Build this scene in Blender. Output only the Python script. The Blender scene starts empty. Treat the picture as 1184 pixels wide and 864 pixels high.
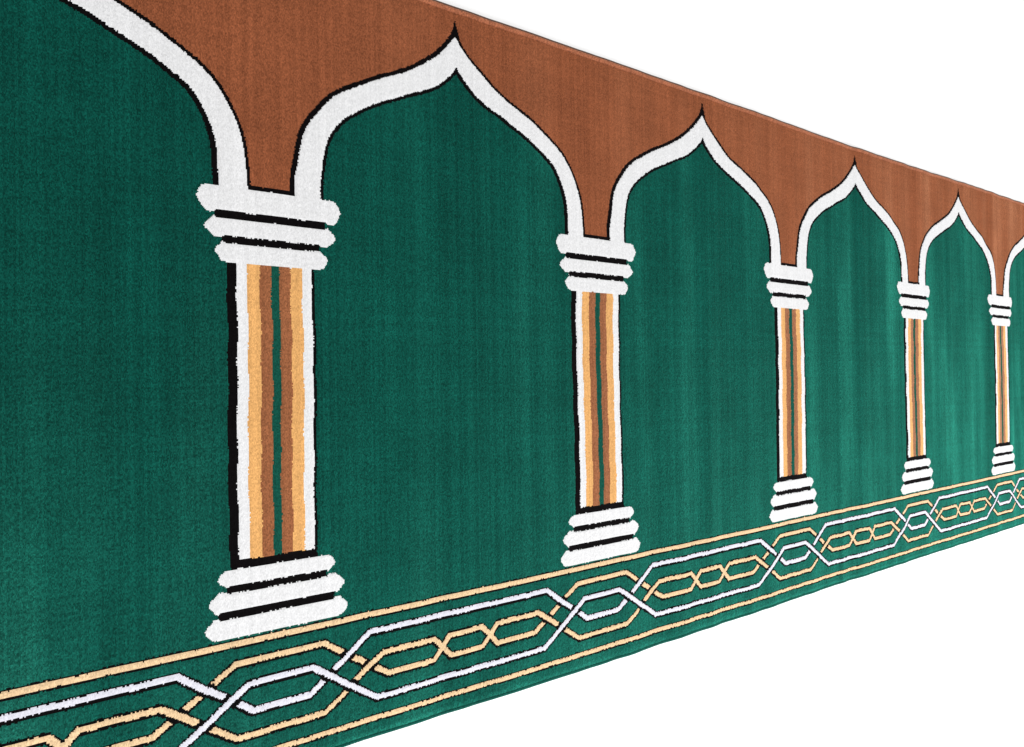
import bpy, math, time
import numpy as np
from mathutils import Matrix

T0 = time.time()
rng = np.random.default_rng(7)
scene = bpy.context.scene
col = scene.collection

# ----------------------------------------------------------------- measures
S = 1.17                       # distance camera - carpet plane (m)
PITCH = 0.6829                 # from column to column along the carpet
C1 = 0.5717                    # first fully seen column
HT = 1.2004                    # carpet width, hung upright
U0, U1 = -0.62, 5.35           # built length
SKEW = 0.006                   # the weave leans a hair to one side
PILE = 0.0

# ----------------------------------------------------------------- materials
def nodes_of(name):
    m = bpy.data.materials.new(name); m.use_nodes = True
    nt = m.node_tree; nt.nodes.clear()
    out = nt.nodes.new('ShaderNodeOutputMaterial')
    b = nt.nodes.new('ShaderNodeBsdfPrincipled')
    nt.links.new(b.outputs[0], out.inputs[0])
    return m, nt, b

def yarn(name, rgb, grain=0.30, sheen=0.0, sheen_tint=(1, 1, 1), sheen_rough=0.4, streak=0.04, patch=0.07, bump=0.4, nap=0.0):
    """Cut-pile wool: each tuft its own tone, faint warp streaks, velvet sheen."""
    m, nt, b = nodes_of(name)
    N, L = nt.nodes.new, nt.links.new
    geo = N('ShaderNodeNewGeometry')
    mp = N('ShaderNodeMapping'); mp.inputs['Scale'].default_value = (560, 60, 360)
    L(geo.outputs['Position'], mp.inputs[0])
    n1 = N('ShaderNodeTexNoise'); n1.inputs['Scale'].default_value = 1.0; n1.inputs['Detail'].default_value = 2.5; n1.inputs['Roughness'].default_value = .65
    L(mp.outputs[0], n1.inputs['Vector'])
    mp2 = N('ShaderNodeMapping'); mp2.inputs['Scale'].default_value = (60, 5, 3)
    L(geo.outputs['Position'], mp2.inputs[0])
    n2 = N('ShaderNodeTexNoise'); n2.inputs['Scale'].default_value = 1.0; n2.inputs['Detail'].default_value = 3.0
    L(mp2.outputs[0], n2.inputs['Vector'])
    mp3 = N('ShaderNodeMapping'); mp3.inputs['Scale'].default_value = (11, 11, 8)
    L(geo.outputs['Position'], mp3.inputs[0])
    n3 = N('ShaderNodeTexNoise'); n3.inputs['Scale'].default_value = 1.0; n3.inputs['Detail'].default_value = 4.0
    L(mp3.outputs[0], n3.inputs['Vector'])
    def mr(sock, amp, lo=.3, hi=.7):
        r = N('ShaderNodeMapRange'); r.clamp = True
        r.inputs['From Min'].default_value = lo; r.inputs['From Max'].default_value = hi
        r.inputs['To Min'].default_value = 1 - amp; r.inputs['To Max'].default_value = 1 + amp
        L(sock, r.inputs['Value']); return r.outputs[0]
    def mul(a, c):
        q = N('ShaderNodeMath'); q.operation = 'MULTIPLY'; L(a, q.inputs[0]); L(c, q.inputs[1]); return q.outputs[0]
    # one random tone per tuft: the reed gives even columns, the picks wander a little
    wob = N('ShaderNodeVectorMath'); wob.operation = 'MULTIPLY_ADD'; wob.inputs[1].default_value = (.0012, 0, .0030)
    L(n1.outputs['Color'], wob.inputs[0]); L(geo.outputs['Position'], wob.inputs[2])
    dv = N('ShaderNodeVectorMath'); dv.operation = 'DIVIDE'; dv.inputs[1].default_value = (.0013, 1, .0021); L(wob.outputs[0], dv.inputs[0])
    fl = N('ShaderNodeVectorMath'); fl.operation = 'FLOOR'; L(dv.outputs[0], fl.inputs[0])
    fm = N('ShaderNodeVectorMath'); fm.operation = 'MULTIPLY'; fm.inputs[1].default_value = (1, 0, 1); L(fl.outputs[0], fm.inputs[0])
    wn = N('ShaderNodeTexWhiteNoise'); wn.noise_dimensions = '3D'; L(fm.outputs[0], wn.inputs[0])
    # faint ribbing: every warp column and every pick is spun a little lighter or darker
    ribs = []
    for axis, pitch in ((0, .0034), (2, .0042)):
        sx = N('ShaderNodeSeparateXYZ'); L(wob.outputs[0], sx.inputs[0])
        q = N('ShaderNodeMath'); q.operation = 'DIVIDE'; q.inputs[1].default_value = pitch; L(sx.outputs[axis], q.inputs[0])
        g = N('ShaderNodeMath'); g.operation = 'FLOOR'; L(q.outputs[0], g.inputs[0])
        w1 = N('ShaderNodeTexWhiteNoise'); w1.noise_dimensions = '1D'; L(g.outputs[0], w1.inputs['W']); ribs.append(w1.outputs['Value'])
    tuft = mr(wn.outputs['Value'], grain * .85, 0, 1)
    tuft = mul(tuft, mul(mr(ribs[0], grain * .26, 0, 1), mr(ribs[1], grain * .11, 0, 1)))
    tone = mul(mul(mul(tuft, mr(n1.outputs['Fac'], grain * .4, .36, .64)), mr(n2.outputs['Fac'], streak)), mr(n3.outputs['Fac'], patch))
    vm = N('ShaderNodeVectorMath'); vm.operation = 'SCALE'
    vm.inputs[0].default_value = rgb
    L(tone, vm.inputs['Scale'])
    L(vm.outputs[0], b.inputs['Base Color'])
    b.inputs['Roughness'].default_value = 0.95
    b.inputs['Specular IOR Level'].default_value = 0.04
    b.inputs['Sheen Weight'].default_value = sheen
    b.inputs['Sheen Roughness'].default_value = sheen_rough
    b.inputs['Sheen Tint'].default_value = (*sheen_tint, 1)
    if sheen:
        st = N('ShaderNodeVectorMath'); st.operation = 'SCALE'; st.inputs[0].default_value = sheen_tint
        L(tone, st.inputs['Scale']); L(st.outputs[0], b.inputs['Sheen Tint'])
    bp = N('ShaderNodeBump'); bp.inputs['Strength'].default_value = bump; bp.inputs['Distance'].default_value = 0.0012
    L(n1.outputs['Fac'], bp.inputs['Height']); L(bp.outputs[0], b.inputs['Normal'])
    if nap:      # the pile leans down and along the cloth
        av = N('ShaderNodeVectorMath'); av.operation = 'ADD'; av.inputs[1].default_value = (-.25 * nap, 0, -nap)
        L(geo.outputs['Normal'], av.inputs[0])
        nv_ = N('ShaderNodeVectorMath'); nv_.operation = 'NORMALIZE'; # and lies differently in long soft streaks, as a cloth that was rolled up
        mp4 = N('ShaderNodeMapping'); mp4.inputs['Scale'].default_value = (7, 1, 1.0); L(geo.outputs['Position'], mp4.inputs[0])
        n4 = N('ShaderNodeTexNoise'); n4.inputs['Scale'].default_value = 1.0; n4.inputs['Detail'].default_value = 2.2; n4.inputs['Distortion'].default_value = .1
        L(mp4.outputs[0], n4.inputs['Vector'])
        r4 = N('ShaderNodeMapRange'); r4.inputs['From Min'].default_value = .28; r4.inputs['From Max'].default_value = .72
        r4.inputs['To Min'].default_value = -.15; r4.inputs['To Max'].default_value = 1.5; L(n4.outputs['Fac'], r4.inputs['Value'])
        sc = N('ShaderNodeVectorMath'); sc.operation = 'SCALE'; sc.inputs[0].default_value = (-.35 * nap, 0, -nap); L(r4.outputs[0], sc.inputs['Scale'])
        L(sc.outputs[0], av.inputs[1])
        L(av.outputs[0], nv_.inputs[0]); L(nv_.outputs[0], bp.inputs['Normal'])
    return m

GT = (.06, .59, .42)
GREEN = yarn('green_yarn', (0.0010, 0.0420, 0.0308), grain=.50, sheen=1.0, sheen_tint=GT, sheen_rough=.45, nap=.75, patch=.12)
GREEN_B = yarn('green_border_yarn', (0.0012, 0.0440, 0.0325), grain=.50, sheen=1.0, sheen_tint=GT, sheen_rough=.45, nap=.75, patch=.12)
BROWN = yarn('brown_yarn', (.188, .057, .0240), grain=.34, sheen=.60, sheen_tint=(1, .50, .27), nap=.4, patch=.10)
WHITE = yarn('white_yarn', (.59, .59, .595), grain=.11, streak=.01, patch=.01, bump=.4)
WHITE_B = yarn('white_border_yarn', (.55, .545, .60), grain=.12, streak=.01, patch=.01, bump=.4)
BLACK = yarn('black_yarn', (.0022, .0016, .0018), grain=.4, sheen=.02, sheen_tint=(.6, .6, .7), nap=.4)
GOLD = yarn('gold_yarn', (.57, .30, .105), grain=.22, streak=.03, patch=.03, sheen=.25, sheen_tint=(1, .85, .7))
SAND = yarn('sand_yarn', (.60, .425, .25), grain=.22, streak=.03, patch=.04, sheen=.05)
RUST = yarn('rust_yarn', (.225, .080, .033), grain=.34, patch=.05, sheen=.5, sheen_tint=(1, .75, .55))
STRIPE_GREEN = yarn('stripe_green_yarn', (0.004, 0.055, 0.038), grain=.35, sheen=.3, sheen_tint=(.05, .5, .36), nap=.3)
HEM_BROWN_LIT = yarn('hem_brown_lit_yarn', (.265, .091, .045), grain=.4, sheen=.3, sheen_tint=(.9, .6, .45))  # brown lightened to paint in the light on the rounded top edge
HEM_GREEN = yarn('hem_green_yarn', (0.006, 0.072, 0.055), grain=.3, sheen=.4, sheen_tint=(.2, .7, .55))
JUTE, nt_, b_ = nodes_of('backing_weave')
tx = nt_.nodes.new('ShaderNodeTexNoise'); tx.inputs['Scale'].default_value = 400
rp = nt_.nodes.new('ShaderNodeValToRGB'); rp.color_ramp.elements[0].color = (.05, .025, .016, 1); rp.color_ramp.elements[1].color = (.12, .062, .04, 1)
nt_.links.new(tx.outputs['Fac'], rp.inputs[0]); nt_.links.new(rp.outputs[0], b_.inputs['Base Color']); b_.inputs['Roughness'].default_value = .95
PAPER, nt_, b_ = nodes_of('white_backdrop_paper')
tx = nt_.nodes.new('ShaderNodeTexNoise'); tx.inputs['Scale'].default_value = 30
rp = nt_.nodes.new('ShaderNodeValToRGB'); rp.color_ramp.elements[0].color = (.94, .94, .94, 1); rp.color_ramp.elements[1].color = (.955, .955, .955, 1)
nt_.links.new(tx.outputs['Fac'], rp.inputs[0]); nt_.links.new(rp.outputs[0], b_.inputs['Base Color']); b_.inputs['Roughness'].default_value = 1; b_.inputs['Specular IOR Level'].default_value = 0

# ----------------------------------------------------------------- the pattern, one repeat, drawn as signed distances
RES = 0.0008
NX = int(round(PITCH / RES)); NY = int(round(HT / RES))
gx = (np.arange(NX) + .5) / NX * PITCH - PITCH / 2          # -half..half, 0 = column axis
gy = (np.arange(NY) + .5) / NY * HT
AX = np.abs(gx)                                             # the repeat mirrors about the column

def poly_sdf(P, X, Y):
    """signed distance (negative inside) of closed polygon P over the grid X x Y (2-D arrays)"""
    d = np.full(X.shape, 1e9); inside = np.zeros(X.shape, bool)
    n = len(P)
    for i in range(n):
        ax, ay = P[i]; bx, by = P[(i + 1) % n]
        ex, ey = bx - ax, by - ay
        wx, wy = X - ax, Y - ay
        t = np.clip((wx * ex + wy * ey) / (ex * ex + ey * ey + 1e-12), 0, 1)
        d = np.minimum(d, (wx - ex * t) ** 2 + (wy - ey * t) ** 2)
        if ay != by:
            c = (ay > Y) != (by > Y)
            inside ^= c & (X < ax + (Y - ay) / (by - ay) * ex)
    d = np.sqrt(d)
    return np.where(inside, -d, d)

def line_dist(P, X, Y):
    d = np.full(X.shape, 1e9)
    for (ax, ay), (bx, by) in zip(P[:-1], P[1:]):
        ex, ey = bx - ax, by - ay
        wx, wy = X - ax, Y - ay
        t = np.clip((wx * ex + wy * ey) / (ex * ex + ey * ey + 1e-12), 0, 1)
        d = np.minimum(d, (wx - ex * t) ** 2 + (wy - ey * t) ** 2)
    return np.sqrt(d)

def mm(P): return [(x / 1000, y / 1000) for x, y in P]

def smooth_line(P, n=6):
    """Catmull-Rom through P"""
    P = np.array(P, float); Q = np.vstack([2 * P[0] - P[1], P, 2 * P[-1] - P[-2]])
    out = []
    for i in range(1, len(Q) - 2):
        for t in np.linspace(0, 1, n, endpoint=False):
            a, b, c, d = Q[i - 1], Q[i], Q[i + 1], Q[i + 2]
            out.append(.5 * ((2 * b) + (c - a) * t + (2 * a - 5 * b + 4 * c - d) * t ** 2 + (3 * b - a - 3 * c + d) * t ** 3))
    out.append(P[-1]); return [tuple(p) for p in out]

HP = PITCH * 500                                              # half pitch, mm
arch_out = smooth_line([(HP, 1150), (332, 1137), (317, 1121), (299, 1106), (280, 1093), (254, 1076), (224, 1060), (190, 1045), (157, 1030),
                        (124, 1011), (99, 994), (78, 973), (60, 947), (49, 920), (42, 890), (38, 862), (37, 825)])
arch_in = smooth_line([(HP, 1099), (334, 1087), (318, 1072), (297, 1056), (272, 1043), (246, 1033), (209, 1017), (178, 1003), (145, 984),
                       (114, 962), (96, 937), (86, 908), (80, 875), (79, 825)])
arch_poly = mm(arch_out + [(79, 822)][:0] + arch_in[::-1])
brown_poly = mm([(HP, 1150)] + arch_out[1:] + [(0, 825), (0, 1300), (HP, 1300)])

# id of the component and of the colour in every cell
NICHE, SPANDREL, ARCH, CAPITAL, SHAFT, BASE, BORDER, STRIPE_HI, STRIPE_LO, WSTRAND, GSTRAND = range(11)
comp = np.full((NY, NX), NICHE, np.int8)
colr = np.zeros((NY, NX), np.int8)
K_GREEN, K_BROWN, K_BLACK, K_WHITE, K_GOLD, K_RUST, K_SAND, K_SGREEN = range(8)

j0 = int(.80 / RES)
Xa, Ya = np.meshgrid(AX, gy[j0:])
sd_arch = poly_sdf(arch_poly, Xa, Ya)
sd_brown = poly_sdf(brown_poly, Xa, Ya)
def shift(a, dx, dy, fill=1e3):
    """value of a at (x+dx, y+dy); wraps along the carpet"""
    sx, sy = int(round(dx / RES)), int(round(dy / RES))
    b = np.roll(a, -sx, axis=1)
    if sy:
        b = np.roll(b, -sy, axis=0)
    return b
cu, ku = comp[j0:], colr[j0:]
cu[sd_brown < 0] = SPANDREL; ku[sd_brown < 0] = K_BROWN
edge = np.minimum(np.minimum(sd_arch, shift(sd_arch, .0028, .0)), shift(sd_arch, .0014, .0))
tip = (Xa > HP / 1000 - .0015 - .0085 * np.clip((1.176 - Ya) / .026, 0, 1) ** 1.4) & (Ya > 1.14) & (Ya < 1.1765)
bl = (edge < .0056) | tip
cu[bl] = ARCH; ku[bl] = K_BLACK
cu[sd_arch < 0] = ARCH; ku[sd_arch < 0] = K_WHITE
# black bar that closes the brown tongue above the capital
bar = (Xa < .040) & (Ya > .832) & (Ya < .8425) & (sd_arch > 0)
cu[bar] = ARCH; ku[bar] = K_BLACK

def rows(lo, hi): return slice(max(0, int(lo / RES)), min(NY, int(hi / RES)))
def ring(part, tip_w, v, lo, hi, bl=None, bh=None):
    """one roll of a capital or base: a bar with blunt, puffed ends; past the ends (bl, bh) of the dark
    lines below and above it the roll swells until it almost meets its neighbour"""
    el, eh = (3.2 if bl else 0), (3.2 if bh else 0)
    bl = bl or tip_w - 22; bh = bh or tip_w - 22
    r = rows(lo / 1000 - .014, hi / 1000 + .014)
    X, Y = np.meshgrid(AX, gy[r])
    P = [(-50, lo), (bl - 1, lo), (bl + 3, lo - el), (tip_w - 14, lo - el + .4), (tip_w - 8, lo + 2.5), (tip_w - 2.5, v - 5), (tip_w, v - 1),
         (tip_w, v + 1), (tip_w - 2.5, v + 5), (tip_w - 8, hi - 2.5), (tip_w - 14, hi + eh - .4), (bh + 3, hi + eh), (bh - 1, hi), (-50, hi)]
    m = poly_sdf(mm(P), X, Y) < 0
    comp[r][m] = part; colr[r][m] = K_WHITE
def dark(part, lo, hi, w):
    r = rows(lo / 1000, hi / 1000)
    X, Y = np.meshgrid(gx, gy[r])
    m = (X > -w / 1000 - .002) & (X < w / 1000 - .001)
    comp[r][m] = part; colr[r][m] = K_BLACK
# shaft with its outline, then stripes
r = rows(.300, .735)
X, Y = np.meshgrid(gx, gy[r])
m = (X > -.0725) & (X < .0640); comp[r][m] = SHAFT; colr[r][m] = K_BLACK
r = rows(.3125, .735); X, Y = np.meshgrid(gx, gy[r])
for w, k in ((.0593, K_WHITE), (.0430, K_GOLD), (.0240, K_RUST), (.0062, K_SGREEN)):
    m = np.abs(X) < w; comp[r][m] = SHAFT; colr[r][m] = k
dark(CAPITAL, 790, 808, 86); dark(CAPITAL, 754, 769, 76)
dark(BASE, 265, 279, 78); dark(BASE, 230, 245, 90)
ring(CAPITAL, 113, 820, 802.6, 836.5, bl=86)
ring(CAPITAL, 101.5, 779, 767.2, 791.8, bl=75, bh=86)
ring(CAPITAL, 88.5, 745, 729.5, 756.8, bh=75)
ring(BASE, 92.5, 288, 277.6, 300.5, bl=78)
ring(BASE, 106, 256, 243.2, 267.6, bl=90, bh=78)
ring(BASE, 112, 220, 205, 232.2, bh=90)

# border: two sand stripes and the interlace
r = rows(0, .2025)
X, Y = np.meshgrid(AX, gy[r]); Xs = X
cb, kb = comp[r], colr[r]
cb[:] = BORDER; kb[:] = K_GREEN
def stripe(part, lo, hi, above, below):
    m = (Y > (lo - below) / 1000) & (Y < (hi + above) / 1000); cb[m] = part; kb[m] = K_BLACK
    m = (Y > lo / 1000) & (Y < hi / 1000); cb[m] = part; kb[m] = K_SAND
stripe(STRIPE_HI, 191.8, 200.2, 2.4, 3.2)
stripe(STRIPE_LO, 28.3, 35.6, 2.0, 3.4)
strands = [
    (GSTRAND, K_SAND, [(0, 168), (68, 168), (104, 146), (142, 122), (183, 97.5), (273, 97.5), (307, 132.5), (400, 132.5)]),
    (GSTRAND, K_SAND, [(0, 64), (68, 64), (104, 87), (125, 101), (173, 132.5), (273, 132.5), (307, 97.5), (400, 97.5)]),
    (WSTRAND, K_WHITE, [(0, 97.5), (45, 97.5), (150, 168.8), (400, 168.8)]),
    (WSTRAND, K_WHITE, [(0, 136), (50.5, 136), (159, 64), (400, 64)]),
]
dist = [line_dist(mm(p), Xs, Y) for _, _, p in strands]
for i, (part, k, p) in enumerate(strands):
    d = dist[i]; hw = np.where((np.abs(Y - .1165) < .017) if k == K_SAND else (np.abs(Y - .1165) < .048), .0043, .0038)
    if i == 1:   # where the two sand strands twist into the chain they merge without an outline
        far = Xs > .215
    ol = (np.minimum(np.minimum(d, shift(d, .0004, .0009)), shift(d, .0008, .0018)) < hw + .0026)
    if i == 1: ol &= ~(far & (dist[0] < .0043))
    if i:       # the strand underneath stops short on both sides of a crossing
        under = np.isin(kb, (K_WHITE, K_SAND)) & ((cb == WSTRAND) | (cb == GSTRAND)) & (d < hw + .0066)
        if i == 1: under &= ~far
        ol |= under
    cb[ol] = part; kb[ol] = K_BLACK
    m = d < hw
    cb[m] = part; kb[m] = k

# carved pile: coloured yarn stands proud of the black outline
hmap = np.zeros((NY, NX), np.float32)
hmap[np.isin(colr, (K_WHITE, K_SAND))] = .0007
hmap[np.isin(colr, (K_GOLD, K_RUST, K_SGREEN))] = .0006
hmap[colr == K_BLACK] = -.0005
def blur(a, n):
    for _ in range(2):
        a = sum(np.roll(a, k, 1) for k in range(-n, n + 1)) / (2 * n + 1)
        p = np.pad(a, ((n, n), (0, 0)), mode='edge')
        a = sum(p[n + k:n + k + a.shape[0]] for k in range(-n, n + 1)) / (2 * n + 1)
    return a
hmap = blur(hmap, 2)

# ----------------------------------------------------------------- the woven sheet
def steps(a, b, s): return np.arange(a, b, s)
us = np.concatenate([steps(U0, .10, .002), steps(.10, 1.35, .0017), steps(1.35, 2.2, .0024), steps(2.2, 3.75, .0034), steps(3.75, U1, .006)])
HEM_LO, HEM_HI = .0025, HT - .0105
vs = np.linspace(HEM_LO, HEM_HI, 716)
nu, nv = len(us), len(vs)

h_tab = rng.random((4, 4096))
def hsh(i, j, s):
    q = (i.astype(np.int64) * 73856093) ^ (j.astype(np.int64) * 19349663) ^ (s * 83492791)
    q = (q ^ (q >> 13)) * 1274126177
    q = q ^ (q >> 16)
    return (q & 0xffff) / 65535.0

top_u = np.array([-1, .6, .97, 1.29, 1.57, 2.0, 2.43, 3.0, 3.6, 6.0]); top_d = np.array([.001, .002, .0, .0, -.001, -.005, -.007, -.002, .0, .0])
bot_u = np.array([-1, .68, 1.32, 1.6, 2.22, 2.32, 3.54, 6]); bot_d = np.array([.003, .003, -.0025, -.0005, .002, .0015, -.001, 0])
def soft(u, a, b):
    return sum(np.interp(u + k * .03, a, b) for k in range(-4, 5)) / 9
def edge_shift(u, v):
    """the long edges of the cloth are not ruler straight"""
    tu = soft(u, top_u, top_d); bu = soft(u, bot_u, bot_d)
    a = np.clip((v - .9) / .3, 0, 1); b = np.clip((.03 - v) / .05 + .4, 0, 1)
    return tu * a ** 2 + bu * np.clip((.06 - v) / .06, 0, 1)

wav = []
wr = np.random.default_rng(21)
for lam, amp in ((.62, .0010), (.41, .0009), (.27, .0008), (.19, .0011), (.13, .0011), (.085, .0007), (.055, .0003)):
    for q in range(2):
        wav.append((2 * math.pi / (lam * wr.uniform(.85, 1.15)), amp * wr.uniform(.5, 1), wr.uniform(0, 6.28), wr.uniform(-.6, .6)))
def wave(u, v):
    """the soft upright folds of a cloth that was rolled up"""
    w = 0
    for k, a, p, s in wav:
        w = w + a * np.sin(k * (u + .08 * s * v) + p + .5 * s * np.sin(3.1 * v + p))
    env = np.clip((u - .25) / 1.3, .25, 1)
    return w * env * (.75 + .25 * np.sin(2.3 * v + 1.3 * u))

COL_U = np.array([-.794, -.111, .5717, 1.2547, 1.9605, 2.6597, 3.3538, 4.05, 4.747, 5.444])
COL_X = PITCH * np.arange(-2, 8)
def cell(u, v):
    """indices into the repeat at fabric position u, v"""
    x = np.interp(u, COL_U, COL_X) + SKEW * (v - .25)      # the weave stretches a little along its length
    k = np.floor((x + PITCH / 2) / PITCH).astype(int)
    ix = np.clip(((x + PITCH / 2) - k * PITCH) / PITCH * NX, 0, NX - 1).astype(int)
    iy = np.clip(v / HT * NY, 0, NY - 1).astype(int)
    return k, ix, iy

UU, VV = np.meshgrid(us, vs)                                   # (nv, nu)
_, ix, iy = cell(UU, VV)
H = hmap[iy, ix] + (hsh(np.round(UU / .0021), np.round(VV / .0027), 5) - .5) * .0007
# pile bends over at the lower edge
H = H - .004 * np.clip((.014 - VV) / .012, 0, 1) ** 2
Z = VV + edge_shift(UU, VV)
Yc = -(H + wave(UU, VV))
verts = np.stack([UU, Yc, Z], -1).reshape(-1, 3).astype(np.float32)

# faces: sampled with tuft jitter so that colour borders are toothed like the weave
fu = (us[:-1] + us[1:]) / 2; fv = (vs[:-1] + vs[1:]) / 2
FU, FV = np.meshgrid(fu, fv)
tu = np.floor(FU / .0042); tv = np.floor(FV / .0034)
su = np.floor(FU / .0017 + .31); sv = np.floor(FV / .0017)
ju = (hsh(tu, tv, 1) - .5) * .0007 + (hsh(su, sv, 2) - .5) * .0007 + .0009 * np.sin(FV * 71 + 3 * np.sin(FU * 9)) + .0016 * np.sin(FV * 13 + FU * 5)
jv = (hsh(tu, tv, 3) - .5) * .0010 + (hsh(su, sv, 4) - .5) * .0008 + .0003 * np.sin(FU * 83 + 2 * np.sin(FV * 11))
kcol, ix, iy = cell(FU + ju, FV + jv)
fc = comp[iy, ix]; fk = colr[iy, ix]
kbay = np.where(ix >= NX // 2, kcol, kcol - 1)                 # a bay is named by the column on its left
quad = (np.arange(nv - 1)[:, None] * nu + np.arange(nu - 1)[None, :])
quad = np.stack([quad, quad + 1, quad + 1 + nu, quad + nu], -1).reshape(-1, 4)
fc = fc.ravel(); fk = fk.ravel(); kcol = kcol.ravel(); kbay = kbay.ravel()

MATS = {K_GREEN: GREEN, K_BROWN: BROWN, K_BLACK: BLACK, K_WHITE: WHITE, K_GOLD: GOLD, K_RUST: RUST, K_SAND: SAND, K_SGREEN: STRIPE_GREEN}

def mesh_np(name, V, Q, mats, midx=None):
    me = bpy.data.meshes.new(name)
    me.vertices.add(len(V)); me.vertices.foreach_set('co', np.ascontiguousarray(V, np.float32).ravel())
    me.loops.add(Q.size); me.loops.foreach_set('vertex_index', np.ascontiguousarray(Q, np.int32).ravel())
    me.polygons.add(len(Q)); me.polygons.foreach_set('loop_start', np.arange(0, Q.size, 4, dtype=np.int32))
    for m in mats: me.materials.append(m)
    if midx is not None: me.polygons.foreach_set('material_index', np.ascontiguousarray(midx, np.int32))
    me.update(calc_edges=True); me.validate()
    return me

def part(name, sel, parent, override=None):
    """cut the selected faces of the woven sheet out as one mesh"""
    idx = np.nonzero(sel)[0]
    if len(idx) == 0: return None
    q = quad[idx]
    u, inv = np.unique(q, return_inverse=True)
    ks = fk[idx]; kinds = np.unique(ks)
    mats = [(override or {}).get(int(k), MATS[int(k)]) for k in kinds]
    me = mesh_np(name, verts[u], inv.reshape(q.shape), mats, np.searchsorted(kinds, ks))
    o = bpy.data.objects.new(name, me); col.objects.link(o); o.parent = parent
    return o

root = bpy.data.objects.new('prayer_carpet', None); col.objects.link(root)
root['label'] = 'long green prayer carpet with white pointed arches on striped columns and a brown band'
root['category'] = 'carpet'

def holder(name, parent):
    o = bpy.data.objects.new(name, None); col.objects.link(o); o.parent = parent; return o

part('spandrel_band', fc == SPANDREL, root)
for k in range(int(kbay.min()), int(kbay.max()) + 1):
    part('niche_field', (fc == NICHE) & (kbay == k), root)
    a = part('arch', (fc == ARCH) & (fk == K_WHITE) & (kbay == k), root)
    o = part('outline', (fc == ARCH) & (fk == K_BLACK) & (kbay == k), a or root)
for k in range(int(kcol.min()), int(kcol.max()) + 1):
    s = kcol == k
    if not (s & (fc == SHAFT)).any(): continue
    c = part('striped_column', s & (fc == SHAFT), root)
    part('capital', s & (fc == CAPITAL), c)
    part('column_base', s & (fc == BASE), c)
bd = part('border_band', fc == BORDER, root, {K_GREEN: GREEN_B})
part('border_stripe', fc == STRIPE_HI, bd)
part('border_stripe', fc == STRIPE_LO, bd)
part('white_strand', fc == WSTRAND, bd, {K_WHITE: WHITE_B})
part('sand_strand', fc == GSTRAND, bd)

# ----------------------------------------------------------------- hems and backing
def tube_strip(name, prof, mat, parent, du=.006, jit=.0):
    """sweep an upright profile (list of y, z) along the carpet"""
    u = np.arange(U0, U1 + du, du); u[-1] = U1
    P = np.array(prof); n = len(P)
    UUh = np.repeat(u[:, None], n, 1)
    Zb = P[None, :, 1] + 0 * UUh
    w = wave(UUh, np.clip(Zb, 0, HT)); e = edge_shift(UUh, Zb)
    j = (hsh(np.round(UUh / du), np.arange(n)[None, :] + 0 * UUh.astype(int), 9) - .5) * jit
    V = np.stack([UUh, P[None, :, 0] - w + j, Zb + e], -1).reshape(-1, 3)
    i = np.arange(len(u) - 1)[:, None] * n; k = np.arange(n - 1)[None, :]
    q = np.stack([i + k, i + n + k, i + n + k + 1, i + k + 1], -1).reshape(-1, 4)
    me = mesh_np(name, V, q, [mat])
    o = bpy.data.objects.new(name, me); col.objects.link(o); o.parent = parent
    return o
# rolled, overcast upper edge: a thread bead, lit rim painted in as lighter brown
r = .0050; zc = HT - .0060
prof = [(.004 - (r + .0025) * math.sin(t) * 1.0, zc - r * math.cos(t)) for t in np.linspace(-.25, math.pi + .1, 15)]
tube_strip('upper_hem', prof, HEM_BROWN_LIT, root, .0035, .0006)
r = .0032; zc = .0022
prof = [(.0045 - (r + .001) * math.sin(t), zc - r * math.cos(t)) for t in np.linspace(-.1, math.pi + .1, 9)]
tube_strip('lower_hem', prof, HEM_GREEN, root, .005, .0003)
prof = [(.0030, .003), (.0030, HT - .004), (-.0005, HT - .001), (.0003, HT + .0012), (.0040, HT + .0020), (.0075, HT + .0014), (.0085, HT), (.0085, .002), (.0030, .003)]
bk = tube_strip('backing', prof, JUTE, root, .01)
# short overcast ends
for ue in (U0, U1):
    zz = np.linspace(0, HT, 120); th = np.linspace(-math.pi / 2, math.pi / 2, 9); sgn = -1 if ue == U0 else 1
    Vv = np.array([[ue + sgn * .006 * math.cos(t), .003 + .006 * math.sin(t) - float(wave(np.array(ue), np.array(z))), z] for z in zz for t in th])
    i = np.arange(len(zz) - 1)[:, None] * 9; k = np.arange(8)[None, :]
    q = np.stack([i + k, i + k + 1, i + k + 10, i + k + 9], -1).reshape(-1, 4)
    o = bpy.data.objects.new('end_hem', mesh_np('end_hem', Vv, q, [HEM_GREEN])); col.objects.link(o); o.parent = root

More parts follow.
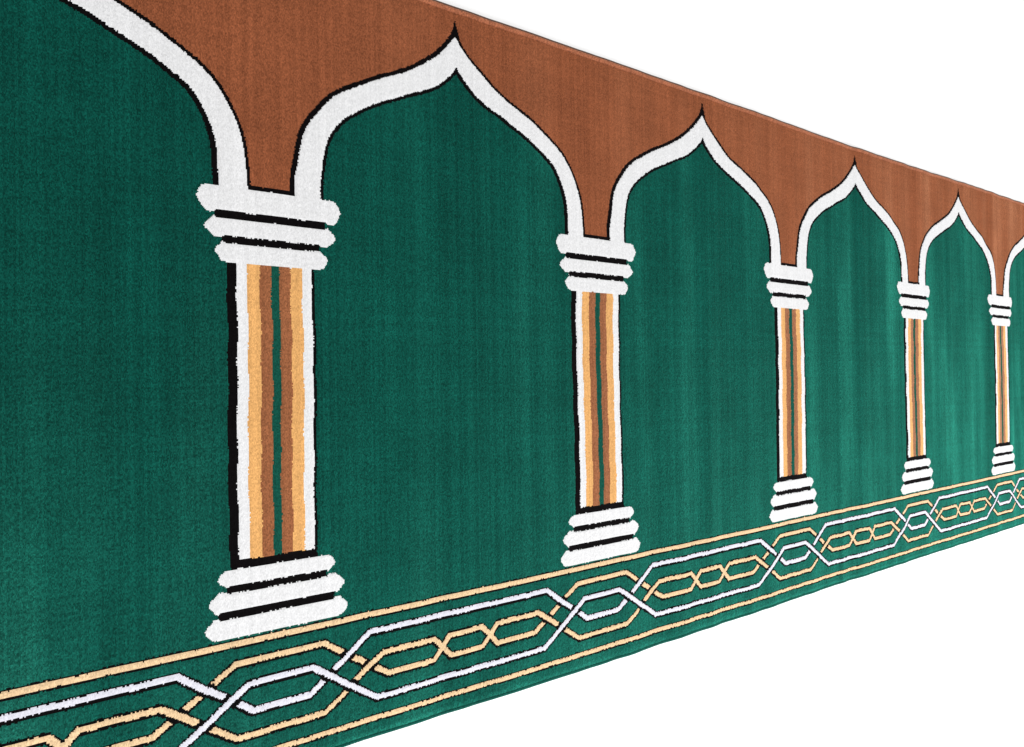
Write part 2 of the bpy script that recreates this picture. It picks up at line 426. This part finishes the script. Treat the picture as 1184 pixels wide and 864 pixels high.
# ----------------------------------------------------------------- white backdrop the carpet hangs against
WY = .026
V = np.array([(-14, WY, -9), (26, WY, -9), (26, WY, 10), (-14, WY, 10)], float)
bdp = bpy.data.objects.new('backdrop', mesh_np('backdrop', V, np.array([[0, 1, 2, 3]]), [PAPER])); col.objects.link(bdp)
bdp['kind'] = 'structure'; bdp['label'] = 'plain white studio backdrop behind the carpet'; bdp['category'] = 'backdrop'

# ----------------------------------------------------------------- light
w = bpy.data.worlds.new('World'); scene.world = w; w.use_nodes = True
bgn = w.node_tree.nodes['Background']; bgn.inputs[0].default_value = (1, 1, 1, 1); bgn.inputs[1].default_value = 1.14
def area(name, loc, target, size, power, colr_=(1, 1, 1)):
    L = bpy.data.lights.new(name, 'AREA'); L.shape = 'DISK'; L.size = size; L.energy = power; L.color = colr_
    o = bpy.data.objects.new(name, L); col.objects.link(o); o.location = loc
    d = (Matrix.Translation(target).translation - o.location)
    o.rotation_euler = d.to_track_quat('-Z', 'Y').to_euler(); return o
area('studio_softbox', (4.6, -2.4, -.5), (2.2, 0, .4), 1.0, 48, (1, .99, .98))
strip = area('low_strip_fill', (1.75, -.85, -1.15), (1.75, 0, .25), 1.0, 38)  # added lamp out of frame, brightens the lower pile
strip.data.shape = 'RECTANGLE'; strip.data.size = 4.4; strip.data.size_y = .5

# ----------------------------------------------------------------- camera
f = 1000.; VP = (1733., 424.)
Uc = np.array([VP[0] - 592, VP[1] - 432, f]); Uc /= np.linalg.norm(Uc)
Vc = np.array([.014, 1, -.008]); Vc -= Uc * Vc.dot(Uc); Vc /= np.linalg.norm(Vc)
Nc = np.cross(Uc, Vc)
R = np.stack([Uc, Nc, -Vc])                                    # camera axes (right, down, forward) -> world
right, down, fwd = R[:, 0], R[:, 1], R[:, 2]
cam = bpy.data.cameras.new('camera'); cam.sensor_width = 36; cam.lens = f / 1184 * 36; cam.clip_start = .02; cam.clip_end = 200
co = bpy.data.objects.new('camera', cam); col.objects.link(co)
M = Matrix(((right[0], -down[0], -fwd[0], 0.0), (right[1], -down[1], -fwd[1], -S), (right[2], -down[2], -fwd[2], .478 * S), (0, 0, 0, 1)))
co.matrix_world = M
scene.camera = co

scene.view_settings.view_transform = 'Standard'; scene.view_settings.look = 'None'
scene.view_settings.exposure = 0; scene.view_settings.gamma = 1
print('built', nu, nv, len(quad), round(time.time() - T0, 1), 's')
